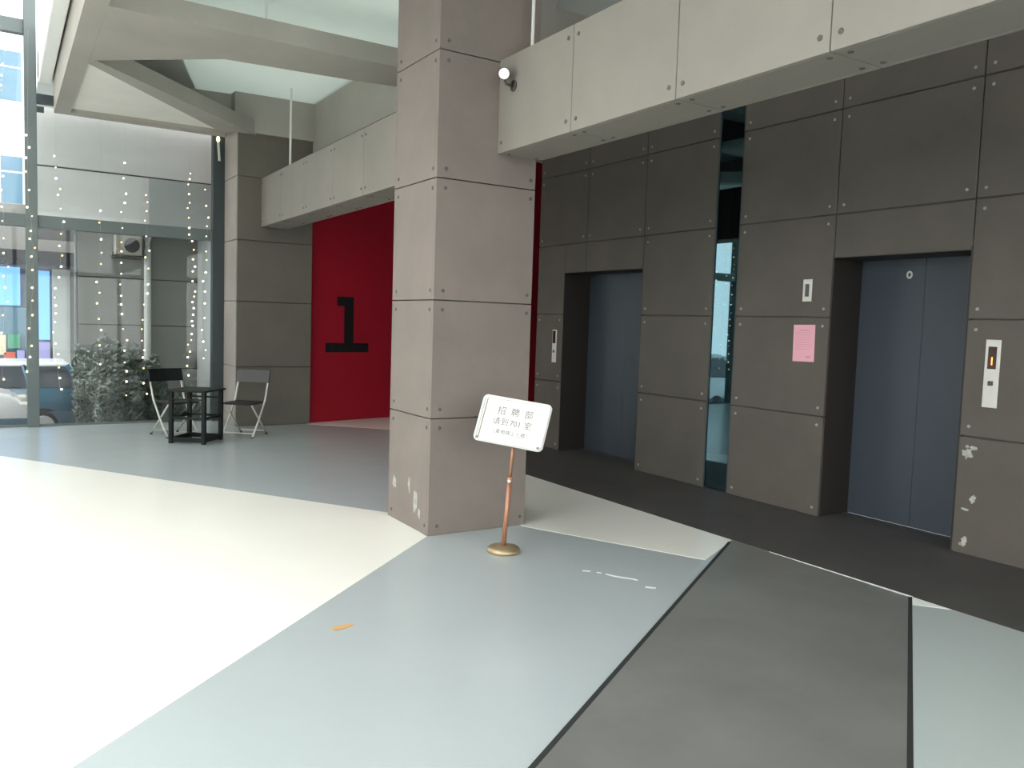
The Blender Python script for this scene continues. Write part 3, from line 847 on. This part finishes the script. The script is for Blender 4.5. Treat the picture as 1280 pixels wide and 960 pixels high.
make_chair('greyplastic', 'darkseat', 'right folding chair with grey backrest, in front of the grey wall', (2.74, 11.05, 0.0), -0.72)

# ---- black open side table
TA = Vector((2.109, 10.412)); TL = Vector((1.775, 10.670)); TR = Vector((2.422, 10.884))
TR = TA + (TR - TA) * (0.47 / 0.56)
tc_ = (TL + TR) / 2
ang = math.atan2((TA - TL).y, (TA - TL).x)
tb = empty('side_table', (tc_.x, tc_.y, 0.0), ang, label='black open framed side table between the two folding chairs', cat='table')
ta, tbw = 0.42, 0.46
for sx in (-1, 1):
    for sy in (-1, 1):
        fin('leg', bbox(bmesh.new(), sx * ta / 2 - 0.024, sx * ta / 2 + 0.024, sy * tbw / 2 - 0.024, sy * tbw / 2 + 0.024, 0.0, 0.64, 0.003), 'blackwood', tb)
fin('tabletop', bbox(bmesh.new(), -ta / 2 - 0.045, ta / 2 + 0.045, -tbw / 2 - 0.045, tbw / 2 + 0.045, 0.64, 0.664, 0.004), 'blackwood', tb)
for z0, z1 in ((0.02, 0.075), (0.30, 0.33)):
    for s in (-1, 1):
        fin('rail', bbox(bmesh.new(), -ta / 2 + 0.02, ta / 2 - 0.02, s * tbw / 2 - 0.014, s * tbw / 2 + 0.014, z0, z1), 'blackwood', tb)
        fin('rail', bbox(bmesh.new(), s * ta / 2 - 0.014, s * ta / 2 + 0.014, -tbw / 2 + 0.02, tbw / 2 - 0.02, z0, z1), 'blackwood', tb)
for s in (-1, 1):
    fin('rail', bbox(bmesh.new(), -ta / 2 + 0.02, ta / 2 - 0.02, s * tbw / 2 - 0.012, s * tbw / 2 + 0.012, 0.535, 0.555), 'blackwood', tb)

# ---- wall fittings by the lifts
def call_panel(y, z, label, lit, hgt=0.49, wid=0.105):
    e = empty('call_panel', (WX, y, z), label=label, cat='lift button', group='lift call panels')
    fin('plate', bbox(bmesh.new(), -0.014, 0.0, -wid / 2, wid / 2, -hgt / 2, hgt / 2, 0.003), 'plate', e)
    fin('display', bbox(bmesh.new(), -0.0165, -0.012, -0.030, 0.030, 0.035, 0.195), 'display', e)
    if lit:
        mtx = Matrix.Translation((-0.0170, 0.0, 0.088)) @ Matrix.Rotation(-PI / 2, 4, 'Z') @ Matrix.Rotation(PI / 2, 4, 'X')
        text_mesh('digit', '1', 0.080, 'led', e, mtx, 0.0006)
    b = fin('button', bbox(bmesh.new(), -0.019, -0.013, -0.019, 0.019, -0.085, -0.052, 0.002), 'button', e)
    fin('button', bbox(bmesh.new(), -0.017, -0.013, -0.019, 0.019, -0.145, -0.100, 0.002), 'plate', e)
    return e
call_panel(3.152, 1.354, 'call panel with lit orange digit, right of the near lift', True)
call_panel(8.645, 1.335, 'call panel left of the far lift, behind the pillar edge', False, 0.42, 0.085)
ip = empty('indicator_plate', (WX, 4.784, 1.98), label='small pale plate with dark window above the pink notice', cat='indicator')
fin('plate', bbox(bmesh.new(), -0.012, 0.0, -0.047, 0.047, -0.098, 0.098, 0.003), 'plate', ip)
fin('display', bbox(bmesh.new(), -0.0145, -0.010, -0.020, 0.020, -0.055, 0.055), 'button', ip)
nt_ = empty('notice_paper', (WX, 4.795, 1.514), label='pink paper notice taped to the wall left of the near lift', cat='notice')
bm = bmesh.new()
for k in range(5):
    pass
g0 = [(-0.0015, y, z) for y in (0.117, -0.117) for z in (-0.163, 0.163)]
fin('paper', bbox(bmesh.new(), -0.0022, 0.0, -0.114, 0.114, -0.163, 0.163), 'pink', nt_, rot=(math.radians(-1.0), 0, 0))
bm = bmesh.new()
rr = random.Random(3)
for k in range(9):
    z = 0.115 - k * 0.021
    a, b = (0.05, -0.05) if k == 0 else (0.09, -0.09 + rr.uniform(0, 0.04))
    bbox(bm, -0.0027, -0.0020, b, a, z - (0.004 if k == 0 else 0.0018), z + (0.004 if k == 0 else 0.0018))
bbox(bm, -0.0027, -0.0020, -0.075, -0.03, -0.128, -0.112)
t_ = fin('print', bm, 'pinkink', nt_)

# ---- small flood lamp on the beam next to the pillar
lp = empty('spot_lamp', (BX0, 5.185, 3.325), label='small round white spot lamp bracketed to the beam by the pillar', cat='lamp')
rx_ = Matrix.Rotation(-PI / 2, 4, 'Y')
fin('wall_plate', lathe(bmesh.new(), [(0.040, 0.0), (0.040, 0.008), (0.030, 0.014)], 18, rx_), 'lampmetal', lp)
fin('arm', tube(bmesh.new(), [(-0.01, 0, 0), (-0.065, 0.0, 0.0), (-0.085, 0.0, 0.045)], 0.011, 8), 'lampmetal', lp)
hd = Vector((-0.085, 0.0, 0.072))
aim = (Vector((-0.3, -5.0, -1.5)) - Vector((3.07, 0, 0))).normalized()
aim = Vector((-0.52, -0.80, -0.30)).normalized()
q = aim.to_track_quat('Z', 'Y').to_matrix().to_4x4()
hm = Matrix.Translation(hd) @ q
fin('head', lathe(bmesh.new(), [(0.022, -0.09), (0.036, -0.07), (0.044, 0.0), (0.044, 0.03)], 20, hm), 'lampmetal', lp, smooth=True)
fin('lens', lathe(bmesh.new(), [(0.040, 0.028), (0.036, 0.036), (0.015, 0.041)], 20, hm), 'lens', lp, smooth=True)

# ---- marks and scraps on the floor
sc = fin('paper_scrap', prism(bmesh.new(), [(-0.06, -0.022), (-0.012, -0.028), (0.058, -0.012), (0.062, 0.020), (0.0, 0.016), (-0.055, 0.012)], 0.0, 0.006), 'scrap', None, (1.489, 3.957, 0.0), (0, 0.06, 0.15))
tag(sc, 'small brown scrap of card lying on the blue-grey floor', 'litter')
sm = bmesh.new()
def smear(pts, w):
    up, dn = [], []
    for i, p in enumerate(pts):
        a, b = Vector(pts[max(i - 1, 0)]), Vector(pts[min(i + 1, len(pts) - 1)])
        d = (b - a).normalized()
        nn = Vector((-d.y, d.x)) * w * (0.5 + 0.5 * math.sin(PI * (i + 0.6) / len(pts)))
        up.append(tuple(Vector(p) + nn)); dn.append(tuple(Vector(p) - nn))
    prism(sm, up + dn[::-1], 0.0, 0.0006)
smear([(3.222, 4.195), (3.245, 4.175), (3.262, 4.160)], 0.012)
smear([(3.285, 4.125), (3.305, 4.098)], 0.010)
smear([(3.318, 4.070), (3.330, 4.030), (3.352, 3.985), (3.385, 3.940), (3.415, 3.895), (3.416, 3.872)], 0.013)
smear([(3.375, 3.750), (3.395, 3.725), (3.420, 3.705)], 0.016)
o = fin('paint_smear', sm, 'scuff', floor, (0, 0, 0.0))
# ---- fairy light strings
def bulb_mesh(m, r):
    bm = bmesh.new()
    bmesh.ops.create_icosphere(bm, subdivisions=1, radius=r)
    o = fin('bulb', bm, m)
    me = o.data
    bpy.data.objects.remove(o)
    return me
BM = [bulb_mesh('bulb', 0.0135), bulb_mesh('bulbw', 0.015), bulb_mesh('bulby', 0.012), bulb_mesh('bulb', 0.0095)]
def light_string(x, y, ztop, zbot, step, seed, label, wob=0.025):
    zhang = 4.70 if x > 0.45 else 5.20
    rnd = random.Random(seed)
    e = empty('fairy_light_string', (x, y, ztop), label=label, cat='string lights', group='fairy light strings on the glass wall')
    pts = [(0, 0, 0)]
    e.location.z = zhang
    z = ztop
    ztop = zhang
    ph = rnd.uniform(0, 6)
    pos = []
    while z > zbot:
        z -= step * rnd.uniform(0.6, 1.4)
        dx = wob * math.sin(ph + z * 2.3) + rnd.uniform(-0.012, 0.012)
        pts.append((dx, 0, z - ztop))
        pos.append((dx + rnd.choice((-0.016, 0.016)), -0.006, z - ztop))
    fin('wire', tube(bmesh.new(), pts, 0.0011, 3), 'wire', e)
    for p in pos:
        link('bulb', rnd.choices(BM, (4, 4, 2, 3))[0], e, p)
    return e
SY = GY - 0.13
light_string(0.045, SY, 5.1, 0.7, 0.19, 11, 'fairy light string at the left edge, left of the steel post')
light_string(0.345, SY, 4.05, 0.8, 0.17, 12, 'fairy light string hanging down the steel post', 0.03)
light_string(0.665, SY, 3.78, 0.55, 0.13, 13, 'thick fairy light string right of the steel post', 0.05)
light_string(1.17, SY, 3.2, 0.9, 0.20, 14, 'sparse fairy light string left of the air conditioner')
light_string(1.46, SY, 3.75, 0.6, 0.16, 15, 'fairy light string in front of the air conditioner', 0.035)
light_string(1.75, SY, 3.40, 0.55, 0.16, 16, 'fairy light string in front of the white downpipe')
light_string(2.36, SY, 3.75, 0.75, 0.11, 17, 'densest amber fairy light string, second from the dark post', 0.045)
light_string(2.56, SY, 3.60, 0.95, 0.17, 18, 'fairy light string nearest the dark post at the right end')
for k, x in enumerate((-0.45, -0.85, -1.15, -1.38)):
    light_string(x, SY, 3.9, 0.8, 0.16, 21 + k, ('first', 'second', 'third', 'fourth')[k] + ' fairy light string beyond the left edge, seen in the mirrored strip', 0.03)
# candle shaped lamp fixed on the dark post
cl = empty('tube_lamp', (2.735, GY - 0.115, 4.02), label='short white tube lamp with warm bulb high on the dark post', cat='lamp')
fin('tube', tube(bmesh.new(), [(0.02, 0, -0.17), (0, 0, 0.10)], 0.018, 8), 'rod', cl)
fin('bulb', lathe(bmesh.new(), [(0.012, 0.10), (0.026, 0.13), (0.018, 0.17), (0.005, 0.19)], 10), 'bulb', cl)
